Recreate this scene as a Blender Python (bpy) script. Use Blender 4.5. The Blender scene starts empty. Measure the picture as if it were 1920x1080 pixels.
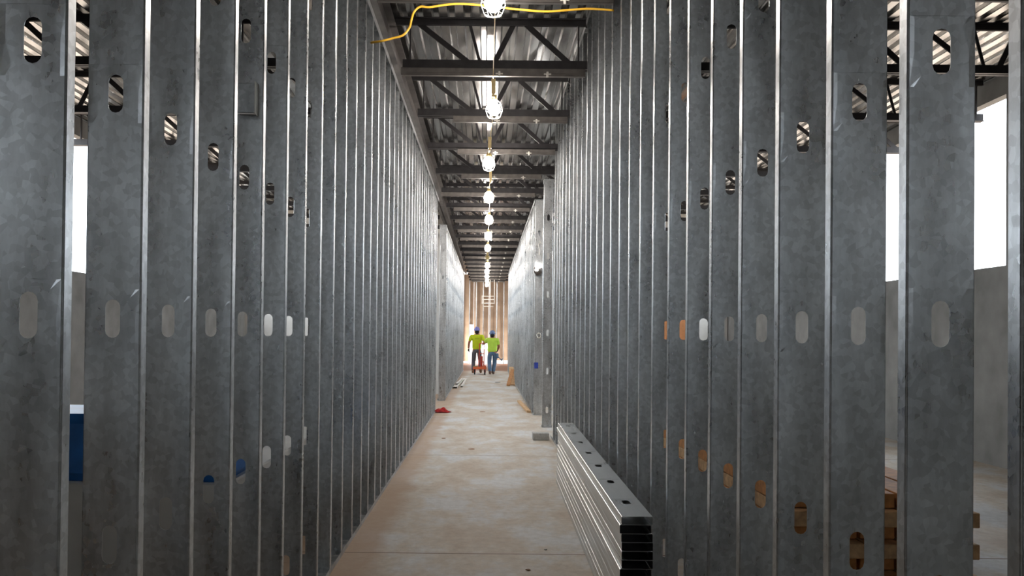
import bpy, bmesh, math, random
from mathutils import Vector, Matrix
random.seed(7)
PI = math.pi
SC = bpy.context.scene
C = SC.collection
F = 1573.0
CAM_Z = 1.46

# ------------------------------------------------------------------ camera
cd = bpy.data.cameras.new('camera')
cam = bpy.data.objects.new('camera', cd)
C.objects.link(cam)
cd.sensor_width = 36.0
cd.lens = 36.0 * F / 1920.0
cd.clip_start = 0.05
cd.clip_end = 300
PITCH = math.radians(0.6)
cd.shift_x = 48 / 1920.0
cd.shift_y = (87 - F * math.tan(PITCH)) / 1920.0
cam.location = (0, 0, CAM_Z)
cam.rotation_mode = 'QUATERNION'
cam.rotation_quaternion = (Matrix.Rotation(PI / 2 + PITCH, 3, 'X') @ Matrix.Rotation(math.radians(0.56), 3, 'Z')).to_quaternion()
SC.camera = cam

# ------------------------------------------------------------------ world / exposure
SC.view_settings.view_transform = 'Standard'
SC.view_settings.look = 'None'
SC.view_settings.gamma = 1
SC.view_settings.use_curve_mapping = False
SC.view_settings.exposure = 1.6
SC.cycles.use_denoising = True
SC.cycles.max_bounces = 7
SC.cycles.diffuse_bounces = 4
SC.cycles.glossy_bounces = 5
SC.cycles.sample_clamp_indirect = 4.0
SC.cycles.caustics_reflective = True
w = bpy.data.worlds.new('world')
SC.world = w
w.use_nodes = True
bg = w.node_tree.nodes['Background']
bg.inputs[0].default_value = (0.86, 0.93, 1.0, 1)
bg.inputs[1].default_value = 2.6


def area(name, loc, target, sx, sy, power, col):
    ld = bpy.data.lights.new(name, 'AREA')
    ld.shape = 'RECTANGLE'
    ld.size = sx
    ld.size_y = sy
    ld.energy = power
    ld.color = col
    o = bpy.data.objects.new(name, ld)
    C.objects.link(o)
    o.location = loc
    o.rotation_euler = (Vector(target) - Vector(loc)).to_track_quat('-Z', 'Y').to_euler()
    return o


# added fill lamps, low and out of sight, that brighten the far end wall
area('end_wall_fill_left', (-2.2, 40.6, 0.5), (-0.1, 42.3, 0.9), 1.0, 0.6, 50, (1.0, 0.95, 0.88))
area('end_wall_fill_right', (2.2, 40.6, 0.5), (-0.3, 42.3, 0.9), 1.0, 0.6, 28, (1.0, 0.95, 0.88))


# ------------------------------------------------------------------ materials
def new_mat(name):
    m = bpy.data.materials.new(name)
    m.use_nodes = True
    nt = m.node_tree
    return m, nt, nt.nodes['Principled BSDF']


def simple(name, col, rough=0.6, metal=0.0, var=0.12, scale=12.0, spec=0.5):
    m, nt, b = new_mat(name)
    tc = nt.nodes.new('ShaderNodeTexCoord')
    n = nt.nodes.new('ShaderNodeTexNoise')
    n.inputs['Scale'].default_value = scale
    n.inputs['Detail'].default_value = 4
    nt.links.new(tc.outputs['Object'], n.inputs['Vector'])
    r = nt.nodes.new('ShaderNodeValToRGB')
    r.color_ramp.elements[0].position = 0.3
    r.color_ramp.elements[1].position = 0.7
    r.color_ramp.elements[0].color = tuple(c * (1 - var) for c in col) + (1,)
    r.color_ramp.elements[1].color = tuple(min(1, c * (1 + var)) for c in col) + (1,)
    nt.links.new(n.outputs['Fac'], r.inputs['Fac'])
    nt.links.new(r.outputs['Color'], b.inputs['Base Color'])
    b.inputs['Roughness'].default_value = rough
    b.inputs['Metallic'].default_value = metal
    b.inputs['Specular IOR Level'].default_value = spec
    return m


def galvanized(name, base, r0, r1, bump, zstretch=(1, 1, 0.25), metal=1.0, spangle=60.0, spf=0.22, cvar=1.0):
    """zinc coated steel: spangle, cloudy oxidation streaks, slightly wavy sheet"""
    m, nt, b = new_mat(name)
    L = nt.links.new
    tc = nt.nodes.new('ShaderNodeTexCoord')
    oi = nt.nodes.new('ShaderNodeObjectInfo')
    off = nt.nodes.new('ShaderNodeVectorMath')
    off.operation = 'MULTIPLY_ADD'
    comb = nt.nodes.new('ShaderNodeCombineXYZ')
    for i in range(3):
        L(oi.outputs['Random'], comb.inputs[i])
    L(comb.outputs[0], off.inputs[0])
    off.inputs[1].default_value = (37.0, 17.0, 53.0)
    L(tc.outputs['Object'], off.inputs[2])
    mp = nt.nodes.new('ShaderNodeMapping')
    mp.inputs['Scale'].default_value = zstretch
    L(off.outputs[0], mp.inputs['Vector'])
    n1 = nt.nodes.new('ShaderNodeTexNoise')
    n1.inputs['Scale'].default_value = 9.0
    n1.inputs['Detail'].default_value = 6
    n1.inputs['Roughness'].default_value = 0.65
    L(mp.outputs[0], n1.inputs['Vector'])
    vo = nt.nodes.new('ShaderNodeTexVoronoi')
    vo.inputs['Scale'].default_value = spangle
    L(off.outputs[0], vo.inputs['Vector'])
    sep = nt.nodes.new('ShaderNodeSeparateColor')
    L(vo.outputs['Color'], sep.inputs[0])
    # colour
    r = nt.nodes.new('ShaderNodeValToRGB')
    r.color_ramp.elements[0].position = 0.32
    r.color_ramp.elements[1].position = 0.72
    r.color_ramp.elements[0].color = tuple(c * (1 - .28 * cvar) for c in base) + (1,)
    r.color_ramp.elements[1].color = tuple(min(1, c * (1 + .18 * cvar)) for c in base) + (1,)
    L(n1.outputs['Fac'], r.inputs['Fac'])
    mx = nt.nodes.new('ShaderNodeMix')
    mx.data_type = 'RGBA'
    mx.blend_type = 'MULTIPLY'
    mx.inputs['Factor'].default_value = spf
    L(r.outputs['Color'], mx.inputs['A'])
    L(sep.outputs[0], mx.inputs['B'])
    L(mx.outputs['Result'], b.inputs['Base Color'])
    # roughness
    mr = nt.nodes.new('ShaderNodeMapRange')
    mr.inputs['From Min'].default_value = 0.3
    mr.inputs['From Max'].default_value = 0.7
    mr.inputs['To Min'].default_value = r0
    mr.inputs['To Max'].default_value = r1
    L(n1.outputs['Fac'], mr.inputs['Value'])
    ad = nt.nodes.new('ShaderNodeMath')
    ad.operation = 'MULTIPLY_ADD'
    L(sep.outputs[1], ad.inputs[0])
    ad.inputs[1].default_value = 0.07 if spf > 0 else 0.0
    L(mr.outputs[0], ad.inputs[2])
    L(ad.outputs[0], b.inputs['Roughness'])
    b.inputs['Metallic'].default_value = metal
    n2 = nt.nodes.new('ShaderNodeTexNoise')
    n2.inputs['Scale'].default_value = 5.0
    n2.inputs['Detail'].default_value = 3
    L(mp.outputs[0], n2.inputs['Vector'])
    bp = nt.nodes.new('ShaderNodeBump')
    bp.inputs['Strength'].default_value = bump
    bp.inputs['Distance'].default_value = 0.02
    L(n2.outputs['Fac'], bp.inputs['Height'])
    L(bp.outputs[0], b.inputs['Normal'])
    return m


M_STUD = galvanized('galvanized_stud', (0.66, 0.685, 0.70), 0.23, 0.35, 0.09)
M_STACK = galvanized('galvanized_new', (0.68, 0.70, 0.70), 0.27, 0.30, 0.0, zstretch=(1, .15, 1), spf=0.0, cvar=0.35)
M_TRACK = galvanized('galvanized_track', (0.55, 0.57, 0.58), 0.35, 0.5, 0.15)
M_DECK = galvanized('galvanized_deck', (0.46, 0.46, 0.455), 0.16, 0.26, 0.03, zstretch=(1, .25, 1), spf=0.0, cvar=0.9)
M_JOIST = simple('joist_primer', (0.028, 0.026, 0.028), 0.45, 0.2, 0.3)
M_CHAN = simple('channel_galv_dull', (0.15, 0.138, 0.128), 0.42, 0.7, 0.2)
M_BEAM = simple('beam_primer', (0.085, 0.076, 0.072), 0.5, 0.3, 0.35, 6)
M_CORD = simple('cord_yellow', (0.80, 0.46, 0.04), 0.45)
M_PLUG = simple('plug_yellow', (0.72, 0.55, 0.25), 0.5)
M_BLACK = simple('black_rubber', (0.012, 0.012, 0.012), 0.7)
M_WOOD = simple('lumber_tan', (0.55, 0.34, 0.17), 0.7, 0, 0.25, 20)
M_WOODD = simple('lumber_orange', (0.50, 0.22, 0.07), 0.7, 0, 0.25, 20)
M_PLY = simple('plywood_orange', (0.42, 0.17, 0.06), 0.7, 0, 0.2, 6)
M_GYP = simple('gypsum_white', (0.62, 0.61, 0.58), 0.85, 0, 0.05, 5)
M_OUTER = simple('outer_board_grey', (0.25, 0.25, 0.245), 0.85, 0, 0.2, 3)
M_SHEATH = simple('sheathing_cream', (0.48, 0.35, 0.25), 0.85, 0, 0.10, 3)
M_BLUE = simple('tarp_blue', (0.02, 0.17, 0.55), 0.45, 0, 0.2, 6)
M_BOXB = simple('blue_box', (0.03, 0.06, 0.35), 0.5)
M_RED = simple('cart_red', (0.55, 0.05, 0.03), 0.45, 0, 0.15)
M_ORANGE = simple('cart_orange', (0.65, 0.13, 0.04), 0.5, 0, 0.15)
M_CLOTHR = simple('rag_red', (0.60, 0.03, 0.03), 0.8, 0, 0.3, 30)
M_BLOCK = simple('block_grey', (0.42, 0.41, 0.38), 0.9, 0, 0.15, 40)
M_WHITEM = simple('white_metal', (0.75, 0.72, 0.66), 0.4, 0.2, 0.05)
M_HIVIS = simple('hivis_left', (0.54, 0.64, 0.01), 0.8, 0, 0.06, 10)
M_HIVIS2 = simple('hivis_right', (0.50, 0.74, 0.08), 0.8, 0, 0.06, 10)
M_SKIN = simple('skin', (0.36, 0.14, 0.08), 0.6, 0, 0.05)
M_GREYP = simple('trousers_grey', (0.11, 0.11, 0.13), 0.85, 0, 0.15)
M_JEAN = simple('jeans_blue', (0.10, 0.17, 0.27), 0.85, 0, 0.25)
M_BOOT = simple('boot_tan', (0.28, 0.15, 0.08), 0.7)
M_BOOT2 = simple('boot_brown', (0.18, 0.11, 0.09), 0.7)
M_HATP = simple('hardhat_violet', (0.20, 0.20, 0.50), 0.3, 0, 0.05)
M_HATB = simple('hardhat_blue', (0.14, 0.20, 0.36), 0.3, 0, 0.05)
M_GLOVE = simple('glove_black', (0.02, 0.02, 0.03), 0.8)
M_INK = simple('shirt_print', (0.22, 0.30, 0.03), 0.8)
M_GREEN = simple('tool_green', (0.22, 0.26, 0.10), 0.6)


def emissive(name, col, s):
    m, nt, b = new_mat(name)
    b.inputs['Base Color'].default_value = (0.8, 0.8, 0.8, 1)
    b.inputs['Emission Color'].default_value = col + (1,)
    b.inputs['Emission Strength'].default_value = s
    return m


M_BULB = emissive('bulb_lit', (1.0, 0.91, 0.83), 115.0)
M_BULB2 = emissive('work_light_lit', (1.0, 0.95, 0.9), 12.0)
M_BULBOFF = simple('bulb_unlit', (0.75, 0.6, 0.25), 0.3)


def floor_material():
    m, nt, b = new_mat('concrete_floor')
    L = nt.links.new
    tc = nt.nodes.new('ShaderNodeTexCoord')
    N = nt.nodes.new

    def noise(scale, detail, sc=(1, 1, 1), rough=0.6):
        mp = N('ShaderNodeMapping')
        mp.inputs['Scale'].default_value = sc
        L(tc.outputs['Object'], mp.inputs['Vector'])
        n = N('ShaderNodeTexNoise')
        n.inputs['Scale'].default_value = scale
        n.inputs['Detail'].default_value = detail
        n.inputs['Roughness'].default_value = rough
        L(mp.outputs[0], n.inputs['Vector'])
        return n

    big = noise(1.7, 6, (1, 0.55, 1), 0.68)
    r = N('ShaderNodeValToRGB')
    e = r.color_ramp.elements
    e[0].position = 0.36
    e[0].color = (0.49, 0.395, 0.30, 1)
    e[1].position = 0.60
    e[1].color = (0.61, 0.61, 0.60, 1)
    x = e.new(0.48)
    x.color = (0.56, 0.495, 0.41, 1)
    L(big.outputs['Fac'], r.inputs['Fac'])
    fine = noise(14, 8, (1, 1, 1), 0.75)
    r2 = N('ShaderNodeValToRGB')
    r2.color_ramp.elements[0].position = 0.28
    r2.color_ramp.elements[0].color = (0.72, 0.70, 0.68, 1)
    r2.color_ramp.elements[1].position = 0.60
    r2.color_ramp.elements[1].color = (1.05, 1.05, 1.05, 1)
    L(fine.outputs['Fac'], r2.inputs['Fac'])
    m1 = N('ShaderNodeMix')
    m1.data_type = 'RGBA'
    m1.blend_type = 'MULTIPLY'
    m1.inputs['Factor'].default_value = 0.8
    L(r.outputs['Color'], m1.inputs['A'])
    L(r2.outputs['Color'], m1.inputs['B'])
    # brown mud tracked along the left wall
    sep = N('ShaderNodeSeparateXYZ')
    L(tc.outputs['Object'], sep.inputs[0])
    edge = noise(1.6, 3)
    ea = N('ShaderNodeMath')
    ea.operation = 'MULTIPLY_ADD'
    L(edge.outputs['Fac'], ea.inputs[0])
    ea.inputs[1].default_value = 0.35
    L(sep.outputs['X'], ea.inputs[2])
    mr = N('ShaderNodeMapRange')
    mr.inputs['From Min'].default_value = -0.58
    mr.inputs['From Max'].default_value = -0.46
    mr.inputs['To Min'].default_value = 0.75
    mr.inputs['To Max'].default_value = 0.0
    L(ea.outputs[0], mr.inputs['Value'])
    m2 = N('ShaderNodeMix')
    m2.data_type = 'RGBA'
    L(mr.outputs[0], m2.inputs['Factor'])
    L(m1.outputs['Result'], m2.inputs['A'])
    m2.inputs['B'].default_value = (0.41, 0.27, 0.17, 1)
    # far zone: reddish dirt / wood dust on the slab
    mr2 = N('ShaderNodeMapRange')
    mr2.inputs['From Min'].default_value = 33.2
    mr2.inputs['From Max'].default_value = 34.0
    L(sep.outputs['Y'], mr2.inputs['Value'])
    m3 = N('ShaderNodeMix')
    m3.data_type = 'RGBA'
    L(mr2.outputs[0], m3.inputs['Factor'])
    L(m2.outputs['Result'], m3.inputs['A'])
    m3.inputs['B'].default_value = (0.26, 0.115, 0.06, 1)
    # control joints
    sb = N('ShaderNodeMath')
    sb.operation = 'SUBTRACT'
    L(sep.outputs['Y'], sb.inputs[0])
    sb.inputs[1].default_value = 5.6
    pp = N('ShaderNodeMath')
    pp.operation = 'PINGPONG'
    L(sb.outputs[0], pp.inputs[0])
    pp.inputs[1].default_value = 2.26
    wob = N('ShaderNodeMath')
    wob.operation = 'LESS_THAN'
    L(pp.outputs[0], wob.inputs[0])
    wob.inputs[1].default_value = 0.008
    m4 = N('ShaderNodeMix')
    m4.data_type = 'RGBA'
    L(wob.outputs[0], m4.inputs['Factor'])
    L(m3.outputs['Result'], m4.inputs['A'])
    m4.inputs['B'].default_value = (0.17, 0.11, 0.07, 1)
    # sparse dark stains
    st = noise(4.5, 5, (1, 1.4, 1), 0.7)
    rs = N('ShaderNodeValToRGB')
    rs.color_ramp.elements[0].position = 0.62
    rs.color_ramp.elements[0].color = (0, 0, 0, 1)
    rs.color_ramp.elements[1].position = 0.74
    rs.color_ramp.elements[1].color = (0.5, 0.5, 0.5, 1)
    L(st.outputs['Fac'], rs.inputs['Fac'])
    m5 = N('ShaderNodeMix')
    m5.data_type = 'RGBA'
    L(rs.outputs['Color'], m5.inputs['Factor'])
    L(m4.outputs['Result'], m5.inputs['A'])
    m5.inputs['B'].default_value = (0.22, 0.16, 0.11, 1)
    L(m5.outputs['Result'], b.inputs['Base Color'])
    b.inputs['Roughness'].default_value = 0.62
    bp = N('ShaderNodeBump')
    bp.inputs['Strength'].default_value = 0.2
    bp.inputs['Distance'].default_value = 0.004
    L(fine.outputs['Fac'], bp.inputs['Height'])
    L(bp.outputs[0], b.inputs['Normal'])
    return m


M_FLOOR = floor_material()


# ------------------------------------------------------------------ mesh helpers
def obj(name, bm, mat, parent=None, smooth=False, loc=None):
    me = bpy.data.meshes.new(name)
    bm.normal_update()
    bm.to_mesh(me)
    bm.free()
    if mat:
        me.materials.append(mat)
    if smooth:
        for p in me.polygons:
            p.use_smooth = True
    o = bpy.data.objects.new(name, me)
    C.objects.link(o)
    if parent:
        o.parent = parent
    if loc:
        o.location = loc
    return o


def tag(o, label, cat, group=None, kind=None):
    o['label'] = label
    o['category'] = cat
    if group:
        o['group'] = group
    if kind:
        o['kind'] = kind
    return o


def empty(name, loc, label, cat, group=None, rz=0):
    o = bpy.data.objects.new(name, None)
    C.objects.link(o)
    o.location = loc
    o.rotation_euler = (0, 0, rz)
    o.empty_display_size = 0.1
    return tag(o, label, cat, group)


def box(bm, x0, x1, y0, y1, z0, z1, bev=0.0, mtx=None):
    vs = [bm.verts.new((x, y, z)) for z in (z0, z1) for y in (y0, y1) for x in (x0, x1)]
    fs = []
    for a in ((0, 2, 3, 1), (4, 5, 7, 6), (0, 1, 5, 4), (2, 6, 7, 3), (0, 4, 6, 2), (1, 3, 7, 5)):
        fs.append(bm.faces.new([vs[i] for i in a]))
    if mtx is not None:
        bmesh.ops.transform(bm, matrix=mtx, verts=vs)
    if bev > 0:
        es = list({e for f in fs for e in f.edges})
        bmesh.ops.bevel(bm, geom=es, offset=bev, segments=1, affect='EDGES')
    return vs


def bar(bm, p, q, w_, h_, up=Vector((0, 0, 1))):
    """rectangular bar from p to q"""
    p, q = Vector(p), Vector(q)
    d = (q - p)
    L_ = d.length
    d.normalize()
    s = d.cross(up)
    if s.length < 1e-4:
        s = d.cross(Vector((0, 1, 0)))
    s.normalize()
    u = s.cross(d).normalized()
    m = Matrix((s, d, u)).transposed().to_4x4()
    m.translation = p
    return box(bm, -w_ / 2, w_ / 2, 0, L_, -h_ / 2, h_ / 2, 0, m)


def tube(bm, pts, r, n=8, caps=True, radii=None):
    pts = [Vector(p) for p in pts]
    rings = []
    prev = None
    for i, p in enumerate(pts):
        if i == 0:
            t = pts[1] - pts[0]
        elif i == len(pts) - 1:
            t = pts[-1] - pts[-2]
        else:
            t = (pts[i + 1] - pts[i]).normalized() + (pts[i] - pts[i - 1]).normalized()
        t.normalize()
        if prev is None:
            a = Vector((0, 0, 1)) if abs(t.z) < 0.9 else Vector((1, 0, 0))
            s = t.cross(a).normalized()
        else:
            s = (prev - t * prev.dot(t)).normalized()
        prev = s
        u = t.cross(s)
        rr = radii[i] if radii else r
        rings.append([bm.verts.new(p + (s * math.cos(2 * PI * k / n) + u * math.sin(2 * PI * k / n)) * rr) for k in range(n)])
    for a, b_ in zip(rings, rings[1:]):
        for k in range(n):
            bm.faces.new((a[k], a[(k + 1) % n], b_[(k + 1) % n], b_[k]))
    if caps:
        bm.faces.new(list(reversed(rings[0])))
        bm.faces.new(rings[-1])


def lathe(bm, prof, n=16, center=(0, 0, 0)):
    cx, cy, cz = center
    rings = []
    for r, z in prof:
        if r < 1e-5:
            rings.append([bm.verts.new((cx, cy, cz + z))])
        else:
            rings.append([bm.verts.new((cx + r * math.cos(2 * PI * k / n), cy + r * math.sin(2 * PI * k / n), cz + z)) for k in range(n)])
    for a, b_ in zip(rings, rings[1:]):
        for k in range(n):
            va = [a[0]] if len(a) == 1 else [a[k], a[(k + 1) % n]]
            vb = [b_[0]] if len(b_) == 1 else [b_[(k + 1) % n], b_[k]]
            if len(va) + len(vb) >= 3:
                bm.faces.new(va + vb)


def spline(pts, k=8):
    pts = [Vector(p) for p in pts]
    P = [pts[0]] + pts + [pts[-1]]
    out = []
    for i in range(1, len(P) - 2):
        a, b_, c, d = P[i - 1], P[i], P[i + 1], P[i + 2]
        for j in range(k):
            t = j / k
            out.append(0.5 * ((2 * b_) + (c - a) * t + (2 * a - 5 * b_ + 4 * c - d) * t * t + (3 * b_ - a - 3 * c + d) * t ** 3))
    out.append(pts[-1])
    return out


ONES = ['', 'first', 'second', 'third', 'fourth', 'fifth', 'sixth', 'seventh', 'eighth', 'ninth', 'tenth', 'eleventh', 'twelfth',
        'thirteenth', 'fourteenth', 'fifteenth', 'sixteenth', 'seventeenth', 'eighteenth', 'nineteenth']
TENS = {2: 'twent', 3: 'thirt', 4: 'fort', 5: 'fift'}


def ordinal(n):
    if n < 20:
        return ONES[n]
    t, u = divmod(n, 10)
    return TENS[t] + 'ieth' if u == 0 else TENS[t] + 'y-' + ONES[u]


# ------------------------------------------------------------------ studs
WEB, FL, LIP, TH = 0.152, 0.041, 0.011, 0.0012


def slot_outline(cx, cz, w_, h_, n=6):
    r = w_ / 2
    pts = []
    for k in range(n + 1):
        a = PI * k / n
        pts.append((cx + r * math.cos(a), cz + h_ / 2 - r + r * math.sin(a)))
    for k in range(n + 1):
        a = PI + PI * k / n
        pts.append((cx + r * math.cos(a), cz - h_ / 2 + r + r * math.sin(a)))
    return pts


def stud_mesh(name, height, knocks, side, mat, crown=0.0):
    """C stud. web at y=0 facing -y, corridor flange at x=0, web towards x=+side*WEB, flanges towards +y."""
    bm = bmesh.new()
    c = 0.004

    def V(x, y, z):
        return bm.verts.new((x * side, y, z))

    def F_(vs):
        bm.faces.new(vs if side > 0 else list(reversed(vs)))

    # web with slots, x from c to WEB-c
    x0, x1 = c, WEB - c
    zs = [0.0]
    for k in sorted(knocks):
        zs += [k - 0.08, k + 0.08]
    zs.append(height)
    for i in range(0, len(zs) - 1, 2):
        F_([V(x0, 0, zs[i]), V(x1, 0, zs[i]), V(x1, 0, zs[i + 1]), V(x0, 0, zs[i + 1])])
    for k in knocks:
        out = slot_outline(WEB / 2, k, 0.040, 0.104)
        inner = [V(x, 0, z) for x, z in out]
        n = len(out)
        outer = []
        hw, hh = (x1 - x0) / 2, 0.08
        for x, z in out:
            dx, dz = x - WEB / 2, z - k
            s = min(hw / abs(dx) if abs(dx) > 1e-6 else 1e9, hh / abs(dz) if abs(dz) > 1e-6 else 1e9)
            outer.append((WEB / 2 + dx * s, k + dz * s))
        # insert corners
        ov = [V(x, 0, z) for x, z in outer]
        for i in range(n):
            j = (i + 1) % n
            a, b_ = outer[i], outer[j]
            va = [inner[i], ov[i]]
            on_side_a = abs(abs(a[0] - WEB / 2) - hw) < 1e-5
            on_side_b = abs(abs(b_[0] - WEB / 2) - hw) < 1e-5
            on_top_a = abs(abs(a[1] - k) - hh) < 1e-5
            on_top_b = abs(abs(b_[1] - k) - hh) < 1e-5
            if (on_side_a and on_top_b and not on_side_b and not on_top_a) or (on_top_a and on_side_b and not on_top_b and not on_side_a):
                cx = a[0] if on_side_a else b_[0]
                cz = b_[1] if on_top_b else a[1]
                va.append(V(cx, 0, cz))
            elif on_top_a and on_top_b and not (on_side_a or on_side_b) and (a[1] - k) * (b_[1] - k) < 0:
                cx = WEB / 2 + math.copysign(hw, a[0] - WEB / 2)
                va += [V(cx, 0, a[1]), V(cx, 0, b_[1])]
            va += [ov[j], inner[j]]
            F_(va)
    # corners, flanges, lips (profile swept in z)
    for s in (0, 1):
        prof = [(c, 0), (c * 0.3, c * 0.3), (0, c), (0, FL - 0.003), (0.003, FL), (LIP, FL)]
        if s:
            prof = [(WEB - x, y) for x, y in prof]
        cols = [[V(x, y, 0), V(x, y, height)] for x, y in prof]
        for a, b_ in zip(cols, cols[1:]):
            if s == 0:
                F_([b_[0], a[0], a[1], b_[1]])
            else:
                F_([a[0], b_[0], b_[1], a[1]])
    bmesh.ops.remove_doubles(bm, verts=bm.verts, dist=0.0002)
    bmesh.ops.recalc_face_normals(bm, faces=bm.faces)
    # make the web face -y
    for f in bm.faces:
        if abs(f.normal.y) > 0.9 and abs(f.calc_center_median().y) < 1e-4:
            if f.normal.y > 0:
                bmesh.ops.reverse_faces(bm, faces=bm.faces)
            break
    bmesh.ops.solidify(bm, geom=bm.faces[:], thickness=TH)
    me = bpy.data.meshes.new(name)
    bm.to_mesh(me)
    bm.free()
    me.materials.append(mat)
    return me


def knocks(h):
    z, out = 0.267, []
    while z < h - 0.15:
        out.append(z)
        z += 0.61
    return out


DECK_Z = 4.50
WALL_L_TOP = 4.05
STEP = 0.4057
W0 = 0.935
GL1, GL2 = 'studs of the left wall before its doorway', 'studs of the left wall beyond its doorway'
GR1, GR2 = 'studs of the right wall before its opening', 'studs of the right wall beyond its opening'
me_L = stud_mesh('stud_left', WALL_L_TOP - 0.012, knocks(WALL_L_TOP), -1, M_STUD)
me_R = stud_mesh('stud_right', DECK_Z - 0.022, knocks(DECK_Z), 1, M_STUD)
me_L2 = stud_mesh('stud_left_far', 3.86 - 0.012, knocks(3.86), -1, M_STUD)
me_R2 = stud_mesh('stud_right_far', 3.93 - 0.012, knocks(3.93), 1, M_STUD)


def place_stud(me, x, y, label, group, jit=1.0):
    o = bpy.data.objects.new('metal_stud', me)
    C.objects.link(o)
    o.location = (x + random.uniform(-.0015, .0015) * jit, y + random.uniform(-.006, .006) * jit, 0.006)
    o.rotation_euler = (random.uniform(-.0012, .0012), random.uniform(-.0006, .0006), random.gauss(0, .010) * jit)
    tag(o, label, 'stud', group)
    return o


LEFT_END, RIGHT_END = 16.0, 11.95
yl = [2.669 + STEP * m for m in range(-4, 60) if 2.669 + STEP * m < LEFT_END]
yr = [2.684 + STEP * m for m in range(-4, 60) if 2.684 + STEP * m < RIGHT_END + .05]
notes_L = {0: 'widest bright edge at the left of the photo', 4: 'near stud'}
for i, y in enumerate(yl):
    n = len(yl) - i
    place_stud(me_L, -W0, y, 'tall galvanized steel stud of the left wall, %s one before the doorway' % ordinal(n), GL1)
for i, y in enumerate(yr):
    n = len(yr) - i
    place_stud(me_R, W0, y, 'tall galvanized steel stud of the right wall, %s one before the side opening' % ordinal(n), GR1)

WL2, WR2 = 0.905, 0.862
yl2 = [18.4 + STEP * m for m in range(0, 60) if 18.4 + STEP * m < 33.6]
for i, y in enumerate(yl2):
    lab = 'galvanized jamb stud on the far side of the left doorway, its web facing us' if i == 0 else ('slim galvanized stud of the left wall, %s one past the jamb of the doorway' % ordinal(i) if i < 13 else 'slim galvanized stud in the distant end of the left wall, towards the workers')
    place_stud(me_L2, -WL2 + (0.02 if i == 0 else 0), y, lab, None if i == 0 else GL2, 0.6)
place_stud(me_R2, 0.895, 13.3, 'broad galvanized post stud standing in the middle of the right side opening', None, 0)
yr2 = [15.3 + STEP * m for m in range(0, 60) if 15.3 + STEP * m < 33.6]
for i, y in enumerate(yr2):
    lab = 'galvanized jamb stud on the far side of the right opening, work light above' if i == 0 else ('slim galvanized stud of the right wall, %s one past the jamb of the opening' % ordinal(i) if i < 13 else 'slim galvanized stud in the distant end of the right wall, towards the workers')
    place_stud(me_R2, WR2 + (0.01 if i == 0 else 0), y, lab, None if i == 0 else GR2, 0.6)


# ------------------------------------------------------------------ tracks = the wall shells
def track(bm, x0, x1, y0, y1, z, up=1, h=0.032):
    a, b_ = min(x0, x1), max(x0, x1)
    t = 0.0015
    g = 0.0025
    zz = (z, z + t) if up > 0 else (z - t, z)
    box(bm, a - g, b_ + g, y0, y1, *zz)
    z1 = (z, z + h) if up > 0 else (z - h, z)
    box(bm, a - g - t, a - g, y0, y1, *z1)
    box(bm, b_ + g, b_ + g + t, y0, y1, *z1)


def wall_obj(name, segs, label):
    bm = bmesh.new()
    for (x0, x1, y0, y1, ztop) in segs:
        track(bm, x0, x1, y0, y1, 0.001, 1)
        track(bm, x0, x1, y0, y1, ztop, -1, 0.06)
    o = obj(name, bm, M_TRACK)
    tag(o, label, 'wall', None, 'structure')
    return o


wall_obj('wall_left', [(-W0, -W0 - WEB, -2.0, LEFT_END + .1, WALL_L_TOP), (-WL2, -WL2 - WEB, 18.35, 33.7, 3.86)],
         'galvanized floor and head tracks of the left stud wall')
wall_obj('wall_right', [(W0, W0 + WEB, -2.0, RIGHT_END + .1, DECK_Z - .008), (0.895, 0.895 + WEB, 13.26, 13.42, 3.93), (WR2, WR2 + WEB, 15.25, 33.7, 3.93)],
         'galvanized floor and head tracks of the right stud wall')

# floor
bm = bmesh.new()
box(bm, -6.2, 6.2, -5.2, 44.5, -0.25, 0.0)
tag(obj('floor', bm, M_FLOOR), 'stained beige concrete slab floor of the corridor', 'floor', None, 'structure')
# ground outside
bm = bmesh.new()
box(bm, -60, 60, -60, 100, -0.6, -0.3)
tag(obj('ground', bm, simple('dirt', (0.40, 0.30, 0.22), 0.9)), 'bare dirt ground outside the building', 'ground', None, 'structure')

# corrugated deck
bm = bmesh.new()
prof = []
x = -6.1
P_ = 0.152
while x < 6.1:
    prof += [(x, DECK_Z), (x + 0.078, DECK_Z), (x + 0.092, DECK_Z + .038), (x + 0.138, DECK_Z + .038)]
    x += P_
th = 0.004
ys = [-5.2, 44.5]
low = [[bm.verts.new((px, y, pz)) for px, pz in prof] for y in ys]
top = [[bm.verts.new((px, y, pz + .05 if False else DECK_Z + .06)) for px, pz in prof] for y in ys]
for i in range(len(prof) - 1):
    bm.faces.new((low[0][i], low[1][i], low[1][i + 1], low[0][i + 1]))
    bm.faces.new((top[0][i], top[0][i + 1], top[1][i + 1], top[1][i]))
    bm.faces.new((low[0][i], low[0][i + 1], top[0][i + 1], top[0][i]))
    bm.faces.new((low[1][i + 1], low[1][i], top[1][i], top[1][i + 1]))
bm.faces.new((low[0][0], top[0][0], top[1][0], low[1][0]))
bm.faces.new((low[0][-1], low[1][-1], top[1][-1], top[0][-1]))
tag(obj('ceiling', bm, M_DECK), 'corrugated galvanized steel roof deck', 'ceiling', None, 'structure')


# outer shell; its unseen high openings are added to shape the daylight
def outer_wall(name, x, label, wins):
    bm = bmesh.new()
    t = 0.12
    ycur = -5.2
    for (a, b_, z0, z1) in wins:
        box(bm, x, x + t, ycur, a, 0, DECK_Z)
        box(bm, x, x + t, a, b_, 0, z0)
        box(bm, x, x + t, a, b_, z1, DECK_Z)
        ycur = b_
    box(bm, x, x + t, ycur, 44.5, 0, DECK_Z)
    tag(obj(name, bm, M_OUTER), label, 'wall', None, 'structure')


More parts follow.
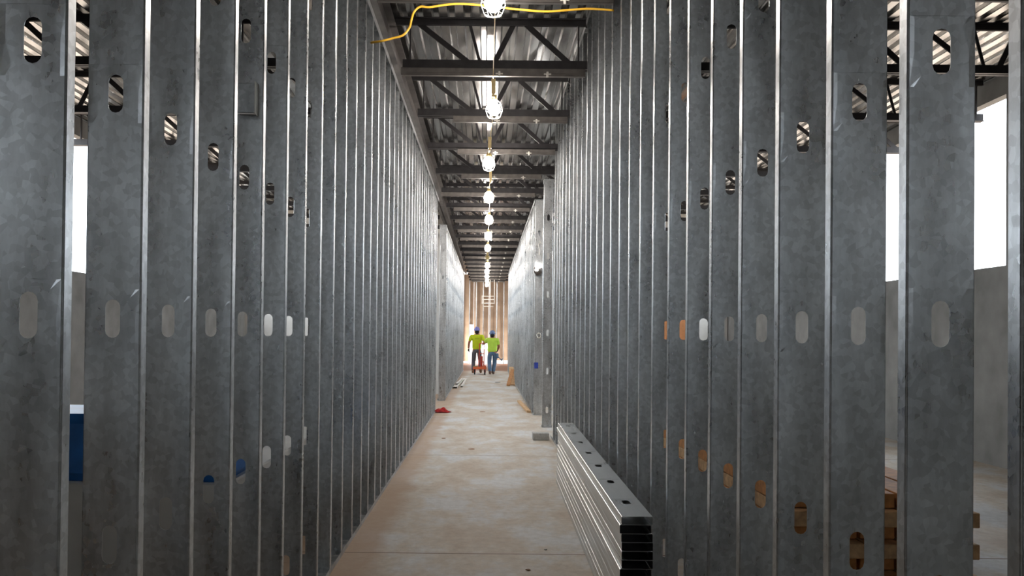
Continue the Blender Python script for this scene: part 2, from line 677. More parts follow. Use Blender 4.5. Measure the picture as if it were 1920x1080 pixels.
outer_wall('wall_left_outer', -6.0, 'pale board outer wall of the rooms on the left', [(-4.2, -1.8, 2.8, 3.6)] + [(9.5 + 4.2 * i, 13 + 4.2 * i, 2.3, 4.25) for i in range(8)])
outer_wall('wall_right_outer', 5.88, 'pale board outer wall of the rooms on the right', [(-4.2, -1.8, 2.8, 3.6)] + [(9.5 + 4.2 * i, 13 + 4.2 * i, 2.3, 4.25) for i in range(8)])
bm = bmesh.new()
box(bm, -6.0, 6.0, -5.2, -5.08, 0, DECK_Z)
tag(obj('wall_back', bm, M_GYP), 'board wall behind the viewpoint', 'wall', None, 'structure')

for nm, (a, b_) in (('wall_partition_left', (-5.98, -WL2 - WEB - .02)), ('wall_partition_right', (WR2 + WEB + .02, 5.86))):
    for yy in (33.9, 20.4):  # both pairs added to stop far-end light leaking through the side rooms
        bm = bmesh.new()
        box(bm, a, b_, yy, yy + .12, 0, DECK_Z)
        tag(obj(nm, bm, M_GYP), 'board partition closing the side room, added to block light past the %s' % ('left doorway' if 'left' in nm else 'right opening'), 'wall', None, 'structure')

# ------------------------------------------------------------------ end wall
bm = bmesh.new()
for (a, b_, z0) in ((-5.8, -.86, .1), (-.86, -.64, 1.95), (-.64, .12, 1.0), (.12, .50, .85), (.50, 5.8, .16)):
    box(bm, a + .002, b_ - .002, 42.35, 42.42, z0, DECK_Z - .01)
tag(obj('wall_end', bm, M_SHEATH), 'cream sheathing boards closing the far end of the corridor', 'wall', None, 'structure')
me_E = stud_mesh('stud_end', 4.44, knocks(4.44), 1, M_STUD)
for i in range(9):
    o = bpy.data.objects.new('metal_stud', me_E)
    C.objects.link(o)
    o.location = (-1.57 + 0.345 * i, 42.335, 0.005)
    o.rotation_euler = (0, 0, PI / 2 * 0.0 - PI / 2)
    tag(o, 'galvanized stud of the bright far end wall, %s from the left' % ordinal(i + 1), 'stud', 'studs of the far end wall')

# ------------------------------------------------------------------ joists
JY = [6.3 + 1.76 * n for n in range(-3, 20)]


def snap(y):
    if y < RIGHT_END:
        ph = (y - 2.684) % STEP
        # stud occupies 0..0.041 ; joist occupies y-.045 .. y+.045
        lo, hi = 0.041 + .055, STEP - .055
        if ph < lo - 0.0:
            return y + (lo - ph) if ph > -1 else y
        if ph > hi:
            return y - (ph - hi)
    return y


JY = [snap(y) for y in JY]
CH_B, CH_T = 4.01, 4.10
TC = 4.44


def joist_meshes(xl, xr):
    """returns list of (partname, bm)"""
    parts = []
    bm = bmesh.new()          # bottom chord: two angles back to back
    for s in (-1, 1):
        a, b_ = sorted((s * 0.008, s * 0.014))
        box(bm, xl + .05, xr, a, b_, CH_B, CH_T)
        a, b_ = sorted((s * 0.008, s * 0.045))
        box(bm, xl + .05, xr, a, b_, CH_B, CH_B + .006)
    parts.append(('bottom_chord', bm))
    bm = bmesh.new()
    for s in (-1, 1):
        a, b_ = sorted((s * 0.008, s * 0.014))
        box(bm, xl - .06, xr, a, b_, TC - .005, DECK_Z - .001)
        a, b_ = sorted((s * 0.008, s * 0.050))
        box(bm, xl - .06, xr, a, b_, DECK_Z - .008, DECK_Z - .001)
    parts.append(('top_chord', bm))
    webs = []
    return parts


def web_list(xl, xr):
    """panel pattern read from the photo, repeated sideways"""
    base = [((-.69, 1), (-.16, 0), .05), ((-.19, 1), (-.08, 0), .028), ((.24, 1), (.04, 0), .05), ((.345, 1), (.80, 0), .055), ((.86, 1), (.86, 0), .03)]
    out = []
    for rep in range(-4, 5):
        for (a, ta), (b_, tb), w_ in base:
            xa, xb = a + rep * 1.62, b_ + rep * 1.62
            if min(xa, xb) > xl + .05 and max(xa, xb) < xr - .05:
                out.append(((xa, ta), (xb, tb), w_))
        xa, xb = .93 + rep * 1.62 - 0, .80 + rep * 1.62
    return out


def build_joist(y, xl, xr, label, group, proto=None):
    root = empty('steel_joist', (0, y, 0), label, 'joist', group)
    if proto:
        for ch in proto.children:
            c = ch.copy()
            C.objects.link(c)
            c.parent = root
        return root
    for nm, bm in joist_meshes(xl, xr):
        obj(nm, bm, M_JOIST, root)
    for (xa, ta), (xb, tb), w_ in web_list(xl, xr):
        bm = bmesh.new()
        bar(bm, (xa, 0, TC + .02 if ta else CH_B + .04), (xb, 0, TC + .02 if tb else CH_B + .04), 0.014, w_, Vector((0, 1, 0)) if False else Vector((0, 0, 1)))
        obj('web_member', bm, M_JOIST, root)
    return root


GJ = 'open web joists crossing over the corridor'
protoj = None
vis = 0
for n, y in enumerate(JY):
    if n < 2:
        lab = 'dark steel joist overhead behind the viewpoint edge, %s one back' % ordinal(2 - n)
    else:
        vis += 1
        lab = 'dark open-web steel joist under the roof deck, %s one from the camera' % ordinal(vis)
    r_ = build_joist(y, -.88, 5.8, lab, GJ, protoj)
    if protoj is None:
        protoj = r_

protol = None
for n, y in enumerate(JY[2:12]):
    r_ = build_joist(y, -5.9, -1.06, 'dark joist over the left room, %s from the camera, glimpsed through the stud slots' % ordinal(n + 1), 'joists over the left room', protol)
    protol = protol or r_

# light channels clipped under the joists
chan_left = {-3: -.8, -2: -.8, -1: -.8, 0: -.83, 1: -.84, 2: -.41, 3: -.42, 4: -.42, 5: -.84, 6: -.68}
GC = 'galvanized channels clipped below the joists'
cache = {}
for n, y in enumerate(JY):
    k = n - 3
    if k < 0:
        continue
    xl = chan_left.get(k, -.72)
    lab = 'dull galvanized channel fixed below the %s joist from the camera' % ordinal(n - 1)
    xr = W0 - .012 if y < RIGHT_END + .3 else WR2 - .015
    root = empty('ceiling_channel', (0, y - .03, 0), lab, 'channel', GC)
    bm = bmesh.new()
    z0, z1 = 3.935, 4.008
    box(bm, xl, xr, -.030, -.028, z0, z1)
    box(bm, xl, xr, -.030, .012, z1 - .002, z1)
    box(bm, xl, xr, -.030, .012, z0, z0 + .002)
    box(bm, xl, xr, .010, .012, z0, z0 + .014)
    box(bm, xl, xr, -.036, -.030, z0 + .022, z0 + .028)
    obj('channel_rail', bm, M_CHAN, root)
    for xc in (.10, .56):
        bm = bmesh.new()
        box(bm, xc - .035, xc + .035, -.044, -.030, z0 + .012, z0 + .024, .003)
        box(bm, xc - .01, xc + .01, -.046, -.030, z0 - .012, z0 + .04, .003)
        obj('clip', bm, M_WHITEM, root)

# left beam carrying the joists
root = empty('steel_beam', (-.935, 0, WALL_L_TOP), 'long brown-grey steel beam running above the left wall', 'beam')
for nm, a in (('beam_web', (-.035, -.022, -2, 34, .004, DECK_Z - WALL_L_TOP - .10)),
              ('bottom_flange', (-.10, .055, -2, 34, .004, .016)),
              ('top_flange', (-.10, .045, -2, 34, DECK_Z - WALL_L_TOP - .10, DECK_Z - WALL_L_TOP - .09))):
    bm = bmesh.new()
    box(bm, *a)
    obj(nm, bm, M_BEAM, root)

# ------------------------------------------------------------------ string lights
LAMPZ = CAM_Z + 2.25


def lamp(x, y, label, lit, proto=None):
    root = empty('caged_string_light', (x, y, LAMPZ), label, 'light', 'string lights along the corridor ceiling')
    root.scale = (1.2, 1.2, 1.2)
    if proto:
        for ch in proto.children:
            c = ch.copy()
            C.objects.link(c)
            c.parent = root
            if not lit and c.name.startswith('bulb'):
                c.data = c.data.copy()
                c.data.materials[0] = M_BULBOFF
        return root
    bm = bmesh.new()
    lathe(bm, [(0, -.062), (.025, -.057), (.045, -.038), (.052, -.012), (.046, .014), (.030, .038), (.018, .055), (0, .055)], 12)
    obj('bulb', bm, M_BULB, root, True)
    bm = bmesh.new()
    lathe(bm, [(0, .052), (.022, .052), (.026, .07), (.022, .11), (.010, .12), (0, .12)], 12)
    obj('socket', bm, M_PLUG, root, True)
    bm = bmesh.new()
    for k in range(6):
        a = 2 * PI * k / 6
        pts = [(.024 * math.cos(a), .024 * math.sin(a), .07), (.055 * math.cos(a), .055 * math.sin(a), .04), (.070 * math.cos(a), .070 * math.sin(a), -.02),
               (.050 * math.cos(a), .050 * math.sin(a), -.075), (.0, .0, -.092)]
        tube(bm, pts, .0018, 5)
    for rr, zz in ((.070, -.02), (.055, .04), (.050, -.075)):
        tube(bm, [(rr * math.cos(2 * PI * k / 16), rr * math.sin(2 * PI * k / 16), zz) for k in range(17)], .0018, 5, False)
    obj('wire_cage', bm, M_WHITEM, root)
    return root


lamps = []
proto = None
lx = [.025, .055, .01, .02, .03, .02, .015, .01, .012, 0, 0, 0, 0]
for n in range(13):
    y = 5.64 + 2.68 * n
    lit = n != 7
    if lit:
        lab = 'bright caged bulb hanging from the cord, %s of the row from the camera' % ordinal(n + 1)
    else:
        lab = 'unlit yellow caged bulb hanging between the lit ones far down the row'
    # note: light sources sit below the channels
    r_ = lamp(lx[n], y, lab, lit, proto)
    proto = proto or r_
    lamps.append((lx[n], y))

# string cord: sags to every lamp, looped over the channels
pts = []
prevy = 4.2
ev = [(y, x, LAMPZ + .125, 'lamp') for x, y in lamps] + [(y - .065, .03, 3.925, 'ch') for y in JY[3:] if y < 38.2]
ev.sort()
path = []
for (y, x, z, t) in ev:
    path.append((x + (.012 if t == 'ch' else 0), y, z))
bm = bmesh.new()
tube(bm, spline([(0.03, 4.6, 3.93)] + path, 5), .0045, 6)
cordr = obj('light_cord', bm, M_PLUG)
tag(cordr, 'pale cord of the string lights running along the corridor ceiling', 'cord')
for (x, y, z) in ((.045, 8.0, 3.83), (.02, 10.4, 3.84), (.04, 12.6, 3.84)):
    bm = bmesh.new()
    bar(bm, (x, y, z + .07), (x, y, z - .07), .04, .04)
    bar(bm, (x, y, z - .06), (x, y, z - .10), .028, .028)
    obj('plug', bm, M_PLUG, cordr)

# yellow extension cord draped over the first joist
YJ = JY[3] - .075


def px(x, y, Y):
    """point at depth Y seen at photo position (x, y), accounting for camera roll"""
    dx, dy = x - 912, y - 627
    a = math.radians(.56)
    tx = dx * math.cos(a) + dy * math.sin(a)
    ty = -dx * math.sin(a) + dy * math.cos(a)
    return Vector((tx * Y / F, Y, CAM_Z - ty * Y / F))


cpts = [px(1152, 17, YJ), px(1105, 14, YJ), px(1060, 17, YJ), px(1020, 19, YJ), px(960, 14, YJ), px(920, 9, YJ), px(870, 5, YJ), px(840, 6, YJ), px(805, 11, YJ), px(788, 10, YJ),
        px(776, 20, YJ), px(771, 35, YJ - .02), px(767, 50, YJ), px(755, 64, YJ), px(735, 70, YJ), px(715, 75, YJ), px(695, 78, YJ + .05)]
bm = bmesh.new()
tube(bm, spline(cpts, 6), .0085, 8)
tag(obj('extension_cord', bm, M_CORD, None, True), 'yellow extension cord draped along the nearest joist to the left wall', 'cord')

# ------------------------------------------------------------------ bundle of studs on the floor
SL = 4.27
NST = 14


def flat_stud_mesh():
    me = stud_mesh('bundle_stud', SL, [0.35 + .61 * i for i in range(7)], 1, M_STACK)
    # lay it down: z(length) -> +y ; web up
    R = Matrix(((1, 0, 0, -WEB / 2), (0, 0, 1, 0), (0, -1, 0, FL), (0, 0, 0, 1)))
    me.transform(R)
    return me


mfs = flat_stud_mesh()
GB = 'bundle of new studs lying along the right wall'
pn, pf = Vector((.733, 4.05)), Vector((.790, 8.32))
ang = -math.atan2(pf.x - pn.x, pf.y - pn.y)
for i in range(NST):
    o = bpy.data.objects.new('loose_metal_stud', mfs)
    C.objects.link(o)
    o.location = (pn.x + random.uniform(-.005, .005) + (-.003 if i < 7 else 0), pn.y + random.uniform(-.004, .004) - (.012 if i == NST - 1 else 0), 0.001 + i * (FL + .0012))
    o.rotation_euler = (0, 0, ang + random.uniform(-.0008, .0008))
    k = NST - i
    lab = 'new steel stud lying flat on top of the bundle, slots showing' if k == 1 else ('new steel stud lying flat in the bundle, lowest, on the floor' if k == NST else 'new steel stud lying flat in the bundle, %s from the top' % ordinal(k))
    tag(o, lab, 'stud', GB)

# ------------------------------------------------------------------ small things on the floor and walls
bm = bmesh.new()
box(bm, .655, .885, 11.62, 11.80, 0, .10, .008)
tag(obj('concrete_block', bm, M_BLOCK), 'pale concrete block on the floor at the end of the stud bundle', 'block')

# red cloth
bm = bmesh.new()
nx, ny = 26, 18
g = [[None] * ny for _ in range(nx)]
for i in range(nx):
    for j in range(ny):
        u, v = i / (nx - 1) * 2 - 1, j / (ny - 1) * 2 - 1
        r = math.hypot(u, v)
        h = max(0, 1 - r * 0.9) * .085 + .018 * math.sin(u * 7 + v * 3) * (1 - min(1, r)) + .012 * math.sin(v * 9 - u * 5) * (1 - min(1, r)) + .004
        g[i][j] = bm.verts.new((u * .16 + .01 * math.sin(v * 6), v * .15 + .015 * math.sin(u * 5), max(.003, h * (1 - .35 * u))))
for i in range(nx - 1):
    for j in range(ny - 1):
        u, v = (i + .5) / (nx - 1) * 2 - 1, (j + .5) / (ny - 1) * 2 - 1
        if math.hypot(u, v * 1.05) < 1.02 + .08 * math.sin(5 * math.atan2(v, u)):
            bm.faces.new((g[i][j], g[i + 1][j], g[i + 1][j + 1], g[i][j + 1]))
for v in [v for v in bm.verts if not v.link_faces]:
    bm.verts.remove(v)
bmesh.ops.solidify(bm, geom=bm.faces[:], thickness=.003)
tag(obj('red_rag', bm, M_CLOTHR, None, True, (-.80, 15.65, .002)), 'crumpled red rag on the floor by the left wall', 'rag')

# channel offcuts by the left wall
for i, (x0, y0, x1, y1, z) in enumerate([(-.83, 22.6, -.72, 27.2, 0.001), (-.815, 23.4, -.735, 26.2, .045), (-.66, 23.0, -.64, 27.0, .001)]):
    bm = bmesh.new()
    L_ = math.hypot(x1 - x0, y1 - y0)
    wv = .12 if i == 0 else .06
    d = Vector((x1 - x0, y1 - y0, 0)).normalized()
    for (a, b_, c, e) in ((-wv / 2, wv / 2, .038, .041), (-wv / 2, -wv / 2 + .003, 0, .041), (wv / 2 - .003, wv / 2, 0, .041)):
        box(bm, a, b_, 0, L_, c, e)
    o = obj('track_offcut', bm, M_WHITEM)
    o.location = (x0, y0, z)
    o.rotation_euler = (0, 0, -math.atan2(x1 - x0, y1 - y0))
    tag(o, ['wide pale track lying on the floor along the left wall', 'narrow pale track lying on top of the wide one by the left wall',
            'narrow pale track on the floor beside the wide one, nearer the walkway'][i], 'track offcut')

# leaning boards right
for i, (xb, yb, xt, yt, zt, w_, m_) in enumerate([(.635, 23.75, .80, 25.3, .40, .05, M_WOODD), (.76, 23.95, .775, 25.8, .46, .06, M_WOOD)]):
    bm = bmesh.new()
    bar(bm, (xb, yb, .03), (xt, yt, zt), .10 if i == 0 else .14, .04 if i == 0 else .025)
    o = obj('leaning_board', bm, m_)
    tag(o, 'orange-brown board leaning towards the right wall, on the walkway side' if i == 0 else 'paler tan board leaning at the right wall behind the orange-brown one', 'board', 'boards leaning by the right wall')

bm = bmesh.new()
bar(bm, (.81, 15.75, .021), (.72, 18.2, .021), .07, .04)
tag(obj('timber_batten', bm, M_WOOD), 'short timber batten lying on the floor along the right wall', 'timber')

# debris flakes on floor
for (x, y, lab, m_, s) in ((912 + 22, 717, 'dark scrap lying flat on the floor behind the workers', M_BLACK, .10), (905, 772, 'brown scrap of debris mid-corridor beyond the red rag', M_BOOT, .06),
                           (885, 842, 'brown twig-like scrap on the floor mid-corridor', M_BOOT, .05), (1023, 1030, 'tiny white chip on the floor beside the stud bundle', M_GYP, .012),
                           (832, 822, 'dark speck of debris on the floor near the left wall', M_BOOT, .03), (990, 1068, 'dark speck of debris near the bottom of the photo', M_BOOT, .018)):
    Y = F * CAM_Z / (y - 627 - (x - 912) * .0098)
    p = px(x, y, Y)
    bm = bmesh.new()
    n = 9
    vs = [bm.verts.new((math.cos(2 * PI * k / n) * s * random.uniform(.6, 1.1), math.sin(2 * PI * k / n) * s * random.uniform(.5, .9) * 1.4, 0)) for k in range(n)]
    f = bm.faces.new(vs)
    ext = bmesh.ops.extrude_face_region(bm, geom=[f])
    for v in ext['geom']:
        if isinstance(v, bmesh.types.BMVert):
            v.co.z += .006
            v.co.x *= .8
            v.co.y *= .8
    bmesh.ops.recalc_face_normals(bm, faces=bm.faces)
    tag(obj('debris_scrap', bm, m_, None, False, (p.x, p.y, 0.001)), lab, 'debris')

# electrical box on a left stud
p = px(467, 186, F * W0 / 424.0)
root = empty('electrical_box', (p.x, yl[[i for i, y in enumerate(yl) if y > 3.3][0]] - .001, p.z), 'galvanized square electrical box fixed high on a near stud, left wall', 'box')
bm = bmesh.new()
box(bm, -.042, .030, -.040, 0, -.062, .062, .003)
obj('box_body', bm, M_TRACK, root)
bm = bmesh.new()
box(bm, .030, .034, -.048, 0, -.066, .066)
box(bm, -.046, .034, -.048, -.044, -.070, -.064)
obj('box_rim', bm, M_WHITEM, root)

# work light, cable clips, outlet ring, blue box at the right jamb
p = px(1010, 502, 15.2)
root = empty('work_light', (p.x - .01, 15.12, p.z), 'glowing hooded work light high on the right opening jamb', 'light')
bm = bmesh.new()
lathe(bm, [(0, .07), (.045, .06), (.06, .03), (.055, 0), (.03, -.02), (0, -.025)], 12)
obj('bulb', bm, M_BULB2, root, True)
bm = bmesh.new()
lathe(bm, [(.075, .02), (.078, -.03), (.07, -.09), (.04, -.13), (0, -.14)], 14, (.0, .05, 0))
bmesh.ops.solidify(bm, geom=bm.faces[:], thickness=.003)
obj('hood', bm, M_CHAN, root, True)
bm = bmesh.new()
lathe(bm, [(0, -.07), (.03, -.06), (.035, -.04), (.02, -.025), (0, -.02)], 10, (-.03, -.02, 0))
obj('lamp_lens', bm, M_BULB2, root, True)
p = px(1012, 457, 15.2)
bm = bmesh.new()
tube(bm, spline([(0, 0, .06), (.02, 0, .03), (-.02, 0, 0), (-.01, 0, -.05), (.01, 0, -.12), (-.005, 0, -.2)], 5), .006, 6)
tag(obj('cable_tail', bm, M_WHITEM, None, True, (p.x, 15.27, p.z)), 'short loose cable tail above the work light', 'cable')
p = px(1011, 629, 15.2)
bm = bmesh.new()
for k in range(16):
    pass
tube(bm, [(.035 * math.cos(2 * PI * k / 16), 0, .045 * math.sin(2 * PI * k / 16)) for k in range(17)], .010, 6, False)
tag(obj('cable_grommet', bm, M_WHITEM, None, True, (p.x, 15.29, p.z)), 'white ring grommet on the right opening jamb at head height', 'grommet')
p = px(1005, 684, 15.6)
bm = bmesh.new()
box(bm, -.035, .035, -.03, .03, -.055, .055, .006)
box(bm, -.02, .02, -.034, -.03, -.035, .035)
tag(obj('outlet_box', bm, M_BOXB, None, False, (WR2 + .05, 15.265, p.z)), 'small blue outlet box low on the right opening jamb', 'box')

# white rung frame hanging near the end
YR = 38.6
root = empty('hanging_frame', (0, YR, 0), 'white pipe frame hanging high in front of the far end wall', 'frame')
for (a, b_) in (((904, 555.5), (927, 555.5)), ((904, 561.5), (927, 561.5)), ((903, 568.5), (927, 568.5)), ((906, 574.5), (925, 574.5))):
    bm = bmesh.new()
    tube(bm, [px(a[0], a[1], YR), px(b_[0], b_[1], YR)], .018, 8)
    obj('rail', bm, M_WHITEM, root).location = (0, -YR, 0)
for (a, b_, dy) in (((904, 554), (904, 569.5), .03), ((906.5, 554), (906.5, 583), -.03), ((919, 536), (919, 578), -.03), ((927, 528), (927, 570), .03)):
    bm = bmesh.new()
    q0, q1 = px(a[0], a[1], YR), px(b_[0], b_[1], YR)
    if a[1] < 540:
        q0.z = DECK_Z - .004
    q0.y += dy
    q1.y += dy
    tube(bm, [q0, q1], .016, 8)
    obj('post', bm, M_WHITEM, root).location = (0, -YR, 0)

# ------------------------------------------------------------------ rooms glimpsed through the studs
root = empty('gypsum_pallet', (-2.05, 6.2, 0), 'white pallet of gypsum board under a blue tarp, behind the left studs', 'pallet')
bm = bmesh.new()
box(bm, -.65, .65, -1.6, 2.4, .1, .63, .01)
obj('board_stack', bm, M_GYP, root)
bm = bmesh.new()
for xx in (-.5, 0, .5):
    box(bm, xx - .05, xx + .05, -1.5, 2.3, 0, .1)
obj('pallet_skid', bm, M_WOOD, root)
bm = bmesh.new()
box(bm, -.66, .66, -1.61, -.95, .63, 1.0, .05)
obj('tarp', bm, M_BLUE, root)
root = empty('lumber_stack', (2.3, 7.0, 0), 'stack of tan and orange lumber on the floor, behind the right studs', 'lumber')
for k in range(6):
    bm = bmesh.new()
    for c in range(5):
        box(bm, -.55 + c * .22, -.55 + c * .22 + .2, -2.2 + .1 * (k % 2), 2.2, .02 + k * .09, .02 + k * .09 + .085, .004)
    obj('plank_layer', bm, (M_WOOD, M_WOODD)[k % 2], root)
bm = bmesh.new()
tube(bm, [(2.0, 5.1, .657), (2.1, 9.0, .657)], .10, 14)
tag(obj('black_pipe', bm, M_BLACK, None, True), 'black pipe lying on the lumber, glimpsed behind the right studs', 'pipe')
bm = bmesh.new()
box(bm, -.42, .42, -.01, .01, 0, 2.4)
tag(obj('plywood_sheet', bm, M_PLY, None, False, (4.62, 20.38, 0.002)), 'orange-brown plywood sheet standing upright, glimpsed through the slots of the right studs', 'plywood')


# ------------------------------------------------------------------ people
def skin(name, verts, edges, radii, mat, parent, sub=2):
    me = bpy.data.meshes.new(name)
    me.from_pydata([tuple(v) for v in verts], edges, [])
    me.materials.append(mat)
    o = bpy.data.objects.new(name, me)
    C.objects.link(o)
    o.parent = parent
    m = o.modifiers.new('skin', 'SKIN')
    m.use_smooth_shade = True
    sv = me.skin_vertices[0].data
    for i, r in enumerate(radii):
        sv[i].radius = (r if isinstance(r, tuple) else (r, r))
        sv[i].use_root = (i == 0)
    s = o.modifiers.new('sub', 'SUBSURF')
    s.levels = sub
    s.render_levels = sub
    return o


def hand(name, wrist, direction, palm_n, mat, parent, side=1, curl=.5):
    """palm and five separate fingers on one skinned chain set"""
    d = Vector(direction).normalized()
    nrm = Vector(palm_n).normalized()
    s = d.cross(nrm).normalized() * side
    w0 = Vector(wrist)
    V, E, R = [w0, w0 + d * .045, w0 + d * .08], [(0, 1), (1, 2)], [.026, (.036, .018), (.036, .015)]
    for k, (o_, L_) in enumerate(((-.030, .060), (-.010, .072), (.010, .067), (.029, .052))):
        b0 = w0 + d * .085 + s * o_
        p1 = b0 + (d * math.cos(curl * .5) + nrm * math.sin(curl * .5)) * L_ * .45
        p2 = p1 + (d * math.cos(curl * 1.3) + nrm * math.sin(curl * 1.3)) * L_ * .32
        p3 = p2 + (d * math.cos(curl * 2.1) + nrm * math.sin(curl * 2.1)) * L_ * .25
        i = len(V)
        V += [b0, p1, p2, p3]
        R += [.0095, .009, .0085, .0075]
        E += [(2, i), (i, i + 1), (i + 1, i + 2), (i + 2, i + 3)]
    i = len(V)
    t0 = w0 + d * .03 - s * .035
    V += [t0, t0 + (d * .7 - s * .7 + nrm * .3) * .035, t0 + (d * .9 - s * .35 + nrm * .4) * .065]
    R += [.012, .0105, .009]
    E += [(1, i), (i, i + 1), (i + 1, i + 2)]
    return skin(name, V, E, R, mat, parent, 1)


def person(loc, label, H, pants_m, shirt_m, boot_m, hat_m, legs, arms, gloves, rz=0, lean=0.0, print_row=False):
    """legs: list of two (hip->knee->ankle) ; arms: list of two (shoulder, elbow, wrist); facing +y, metres for this person"""
    root = empty('person', loc, label, 'person', None, rz)
    s = H
    pel = Vector((0, 0, .53 * s))
    che = Vector((0, lean * .6, .72 * s))
    nek = Vector((0, lean, .835 * s))
    hed = Vector((0, lean * 1.15 + .01, .885 * s))
    top = Vector((0, lean * 1.2 + .01, .955 * s))
    V = [pel, Vector((0, lean * .3, .62 * s)), che, Vector((0, lean * .9, .80 * s)), nek, hed, top]
    E = [(0, 1), (1, 2), (2, 3), (3, 4), (4, 5), (5, 6)]
    R = [(.15, .10), (.14, .095), (.165, .11), (.13, .08), .055, (.072, .09), (.06, .075)]
    # face relief: nose and jaw, ears
    V += [hed + Vector((0, .085, .012)), hed + Vector((-.078, .0, .015)), hed + Vector((.078, .0, .015)), hed + Vector((0, .05, -.05))]
    E += [(5, 7), (5, 8), (5, 9), (5, 10)]
    R += [.014, (.012, .016), (.012, .016), .035]
    for hip, kn, an, toe in legs:
        i = len(V)
        V += [Vector(hip), Vector(kn), Vector(an), Vector(toe)]
        E += [(0, i), (i, i + 1), (i + 1, i + 2), (i + 2, i + 3)]
        R += [.085, .058, .042, (.035, .025)]
    for sh, el, wr in arms:
        i = len(V)
        V += [Vector(sh), Vector(el), Vector(wr)]
        E += [(3, i), (i, i + 1), (i + 1, i + 2)]
        R += [.060, .050, .040]
    skin('body', V, E, R, M_SKIN, root, 2)
    # shirt
    V = [Vector((0, 0, .485 * s)), Vector((0, lean * .3, .60 * s)), che, Vector((0, lean * .9, .79 * s)), Vector((0, lean, .825 * s))]
    E = [(0, 1), (1, 2), (2, 3), (3, 4)]
    R = [(.205, .14), (.185, .135), (.200, .145), (.165, .115), .075]
    for sh, el, wr in arms:
        i = len(V)
        sh, el = Vector(sh), Vector(el)
        V += [sh, sh.lerp(el, .78)]
        E += [(3, i), (i, i + 1)]
        R += [.080, .068]
    sht = skin('shirt', V, E, R, shirt_m, root, 2)
    # trousers
    V = [Vector((0, 0, .52 * s)), Vector((0, 0, .57 * s))]
    E = [(0, 1)]
    R = [(.165, .125), (.155, .115)]
    for hip, kn, an, toe in legs:
        i = len(V)
        V += [Vector(hip), Vector(kn), Vector(an)]
        E += [(0, i), (i, i + 1), (i + 1, i + 2)]
        R += [.108, .080, .070]
    skin('trousers', V, E, R, pants_m, root, 2)
    for hip, kn, an, toe in legs:
        an, toe = Vector(an), Vector(toe)
        heel = an + Vector((0, -.05, -.05 if an.z > .05 else 0))
        skin('boot', [an + Vector((0, 0, .06)), an, (an + toe) / 2, toe], [(0, 1), (1, 2), (2, 3)], [.062, .06, (.052, .045), (.050, .036)], boot_m, root, 2)
    # hard hat: shell, brim
    hz = .925 * s
    hy = lean * 1.15 + .01
    bm = bmesh.new()
    lathe(bm, [(0, .135), (.04, .13), (.075, .105), (.10, .06), (.112, 0), (.108, -.004), (.095, .055), (.07, .095), (0, .125)], 20)
    for v in bm.verts:
        v.co.y *= 1.18
    o = obj('hard_hat', bm, hat_m, root, True, (0, hy, hz))
    bm = bmesh.new()
    lathe(bm, [(.106, .0), (.135, -.008), (.134, -.014), (.104, -.006)], 20)
    for v in bm.verts:
        v.co.y *= 1.2
        if v.co.y > .09:
            v.co.y += .03
    obj('hat_brim', bm, hat_m, o, True)
    bm = bmesh.new()
    box(bm, -.008, .008, -.11, .11, .128, .142, .003)
    obj('hat_ridge', bm, hat_m, o)
    # eyes, mouth
    bm = bmesh.new()
    for sx in (-.032, .032):
        bmesh.ops.create_uvsphere(bm, u_segments=10, v_segments=6, radius=.012, matrix=Matrix.Translation(hed + Vector((sx, .082, .03))))
    obj('eyes', bm, M_GYP, root, True)
    bm = bmesh.new()
    bmesh.ops.create_uvsphere(bm, u_segments=14, v_segments=8, radius=.095, matrix=Matrix.Translation(hed + Vector((0, -.018, .01))) @ Matrix.Diagonal((.92, .95, 1, 1)))
    obj('hair', bm, M_BLACK, root, True)
    for k, (sh, el, wr) in enumerate(arms):
        el, wr = Vector(el), Vector(wr)
        hand('glove' if gloves[k] else 'hand', wr, wr - el, (1 if k == 0 else -1, .3, 0), M_GLOVE if gloves[k] else M_SKIN, root, 1 if k == 0 else -1, .6)
    if print_row:
        bm = bmesh.new()
        for k in range(7):
            xx = -.075 + k * .025
            box(bm, xx, xx + .016, -.002, .002, -.012, .012)
            box(bm, xx + .005, xx + .011, -.004, .004, -.004, .004)
        obj('shirt_print', bm, M_INK, root, False, (0, lean * .7 - .137, .745 * s))
    return root


# left worker, walking away, right arm on the cart handle
person((-.35, 31.22, 0), 'person in a yellow-green shirt, grey trousers and violet-blue hard hat, pulling the red cart', 1.74,
       M_GREYP, M_HIVIS, M_BOOT, M_HATP,
       [((-.09, 0, .86), (-.12, .12, .48), (-.13, -.02, .10), (-.14, .16, .035)), ((.09, 0, .86), (.13, .05, .47), (.15, -.18, .12), (.16, -.02, .04))],
       [((-.20, 0, 1.385), (-.285, -.04, 1.13), (-.30, .03, .92)), ((.20, 0, 1.385), (.31, -.14, 1.14), (.245, -.36, 1.11))],
       [True, False], 0, .03, True)
# right worker
rp = person((.22, 30.35, 0), 'person in a lime shirt, blue jeans and blue hard hat, beside the cart', 1.60,
            M_JEAN, M_HIVIS2, M_BOOT2, M_HATB,
            [((-.09, 0, .79), (-.10, .06, .43), (-.07, -.06, .10), (-.07, .10, .035)), ((.09, 0, .79), (.09, .14, .44), (.04, .06, .09), (.05, .22, .035))],
            [((-.18, .02, 1.27), (-.29, .20, 1.16), (-.30, .42, 1.12)), ((.18, .02, 1.27), (.24, .10, 1.02), (.20, .27, .90))],
            [False, True], 0, .08, False)
# tool pouch at the right hip
bm = bmesh.new()
box(bm, .15, .23, -.08, .06, .60, .78, .02)
pch = obj('tool_pouch', bm, M_JEAN, rp)
bm = bmesh.new()
bar(bm, (.20, 0, .66), (.36, .02, .52), .03, .03)
bar(bm, (.33, .02, .50), (.39, .02, .60), .035, .03)
obj('hammer', bm, M_JEAN, pch)

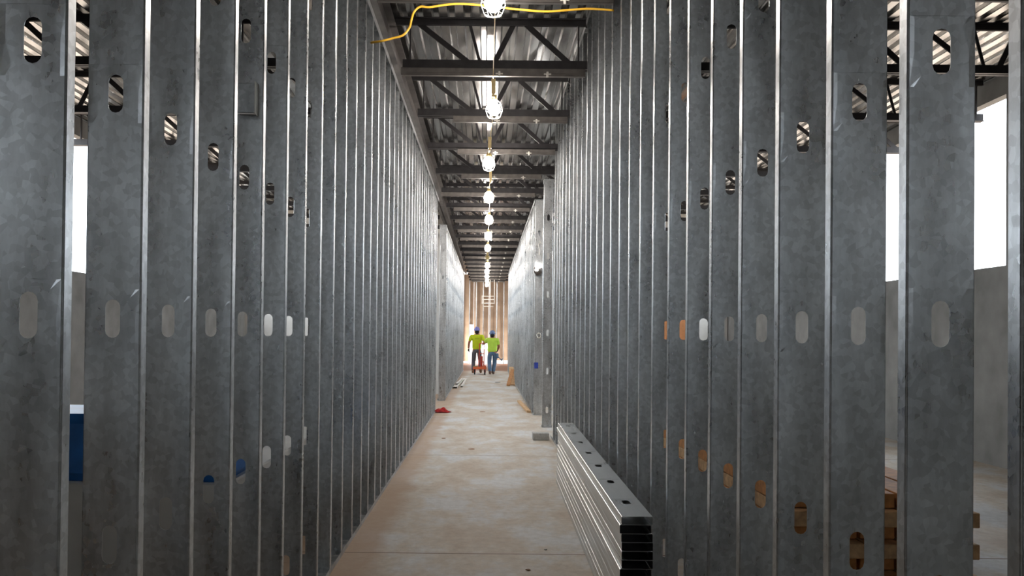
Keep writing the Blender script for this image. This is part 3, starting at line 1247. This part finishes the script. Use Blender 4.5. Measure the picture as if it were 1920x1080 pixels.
# cart
ct = empty('hand_cart', (-.17, 30.35, 0), 'red four-wheeled hand cart between the two workers', 'cart')
bm = bmesh.new()
box(bm, -.30, .18, -.02, .52, .215, .245, .008)
obj('deck', bm, M_RED, ct)
bm = bmesh.new()
box(bm, -.30, .18, -.045, -.02, .20, .29, .006)
obj('bumper_rail', bm, M_ORANGE, ct)
for xx in (-.24, .13):
    for yy in (.03, .45):
        wheel = bmesh.new()
        r0 = .095
        Mx = Matrix.Translation((xx, yy, r0)) @ Matrix.Rotation(PI / 2, 4, 'Y')
        bmesh.ops.create_cone(wheel, cap_ends=True, segments=20, radius1=r0, radius2=r0, depth=.045, matrix=Mx)
        es = [e for e in wheel.edges if len(e.link_faces) == 2 and e.calc_face_angle(0) > 1]
        bmesh.ops.bevel(wheel, geom=es, offset=.012, segments=2, affect='EDGES')
        wo = obj('wheel', wheel, M_BLACK, ct)
        hb = bmesh.new()
        bmesh.ops.create_cone(hb, cap_ends=True, segments=12, radius1=.04, radius2=.04, depth=.056, matrix=Mx)
        obj('hub', hb, M_RED, wo)
        fk = bmesh.new()
        for sx in (-.033, .033):
            box(fk, xx + sx - .004, xx + sx + .004, yy - .02, yy + .02, r0 - .01, .216)
        obj('caster_fork', fk, M_RED, wo)
bm = bmesh.new()
hp = [(x_, y_ + .47, z_) for x_, y_, z_ in [(-.10, 0, .245), (-.085, -.01, .7), (-.07, -.015, 1.09), (-.02, -.02, 1.13), (.06, -.02, 1.13), (.10, -.015, 1.08), (.095, -.01, .7), (.085, 0, .245)]]
tube(bm, spline(hp, 4), .018, 8)
for zz in (.45, .75):
    bar(bm, (-.09, .455, zz), (.09, .455, zz), .02, .03)
obj('handle', bm, M_RED, ct, True)
bm = bmesh.new()
box(bm, -.04, .04, .45, .48, .246, .66, .004)
obj('handle_plate', bm, M_RED, ct)
bm = bmesh.new()
box(bm, -.28, -.12, .05, .42, .2455, .31, .015)
tag(obj('tool_bag', bm, M_GREEN, None, False, (-.17, 30.35, 0)), 'olive green tool bag lying on the red cart', 'bag')
bm = bmesh.new()
box(bm, .06, .17, .08, .42, .2455, .33, .012)
tag(obj('orange_tool_case', bm, M_ORANGE, None, False, (-.17, 30.35, 0)), 'small orange case lying on the right of the red cart', 'case')
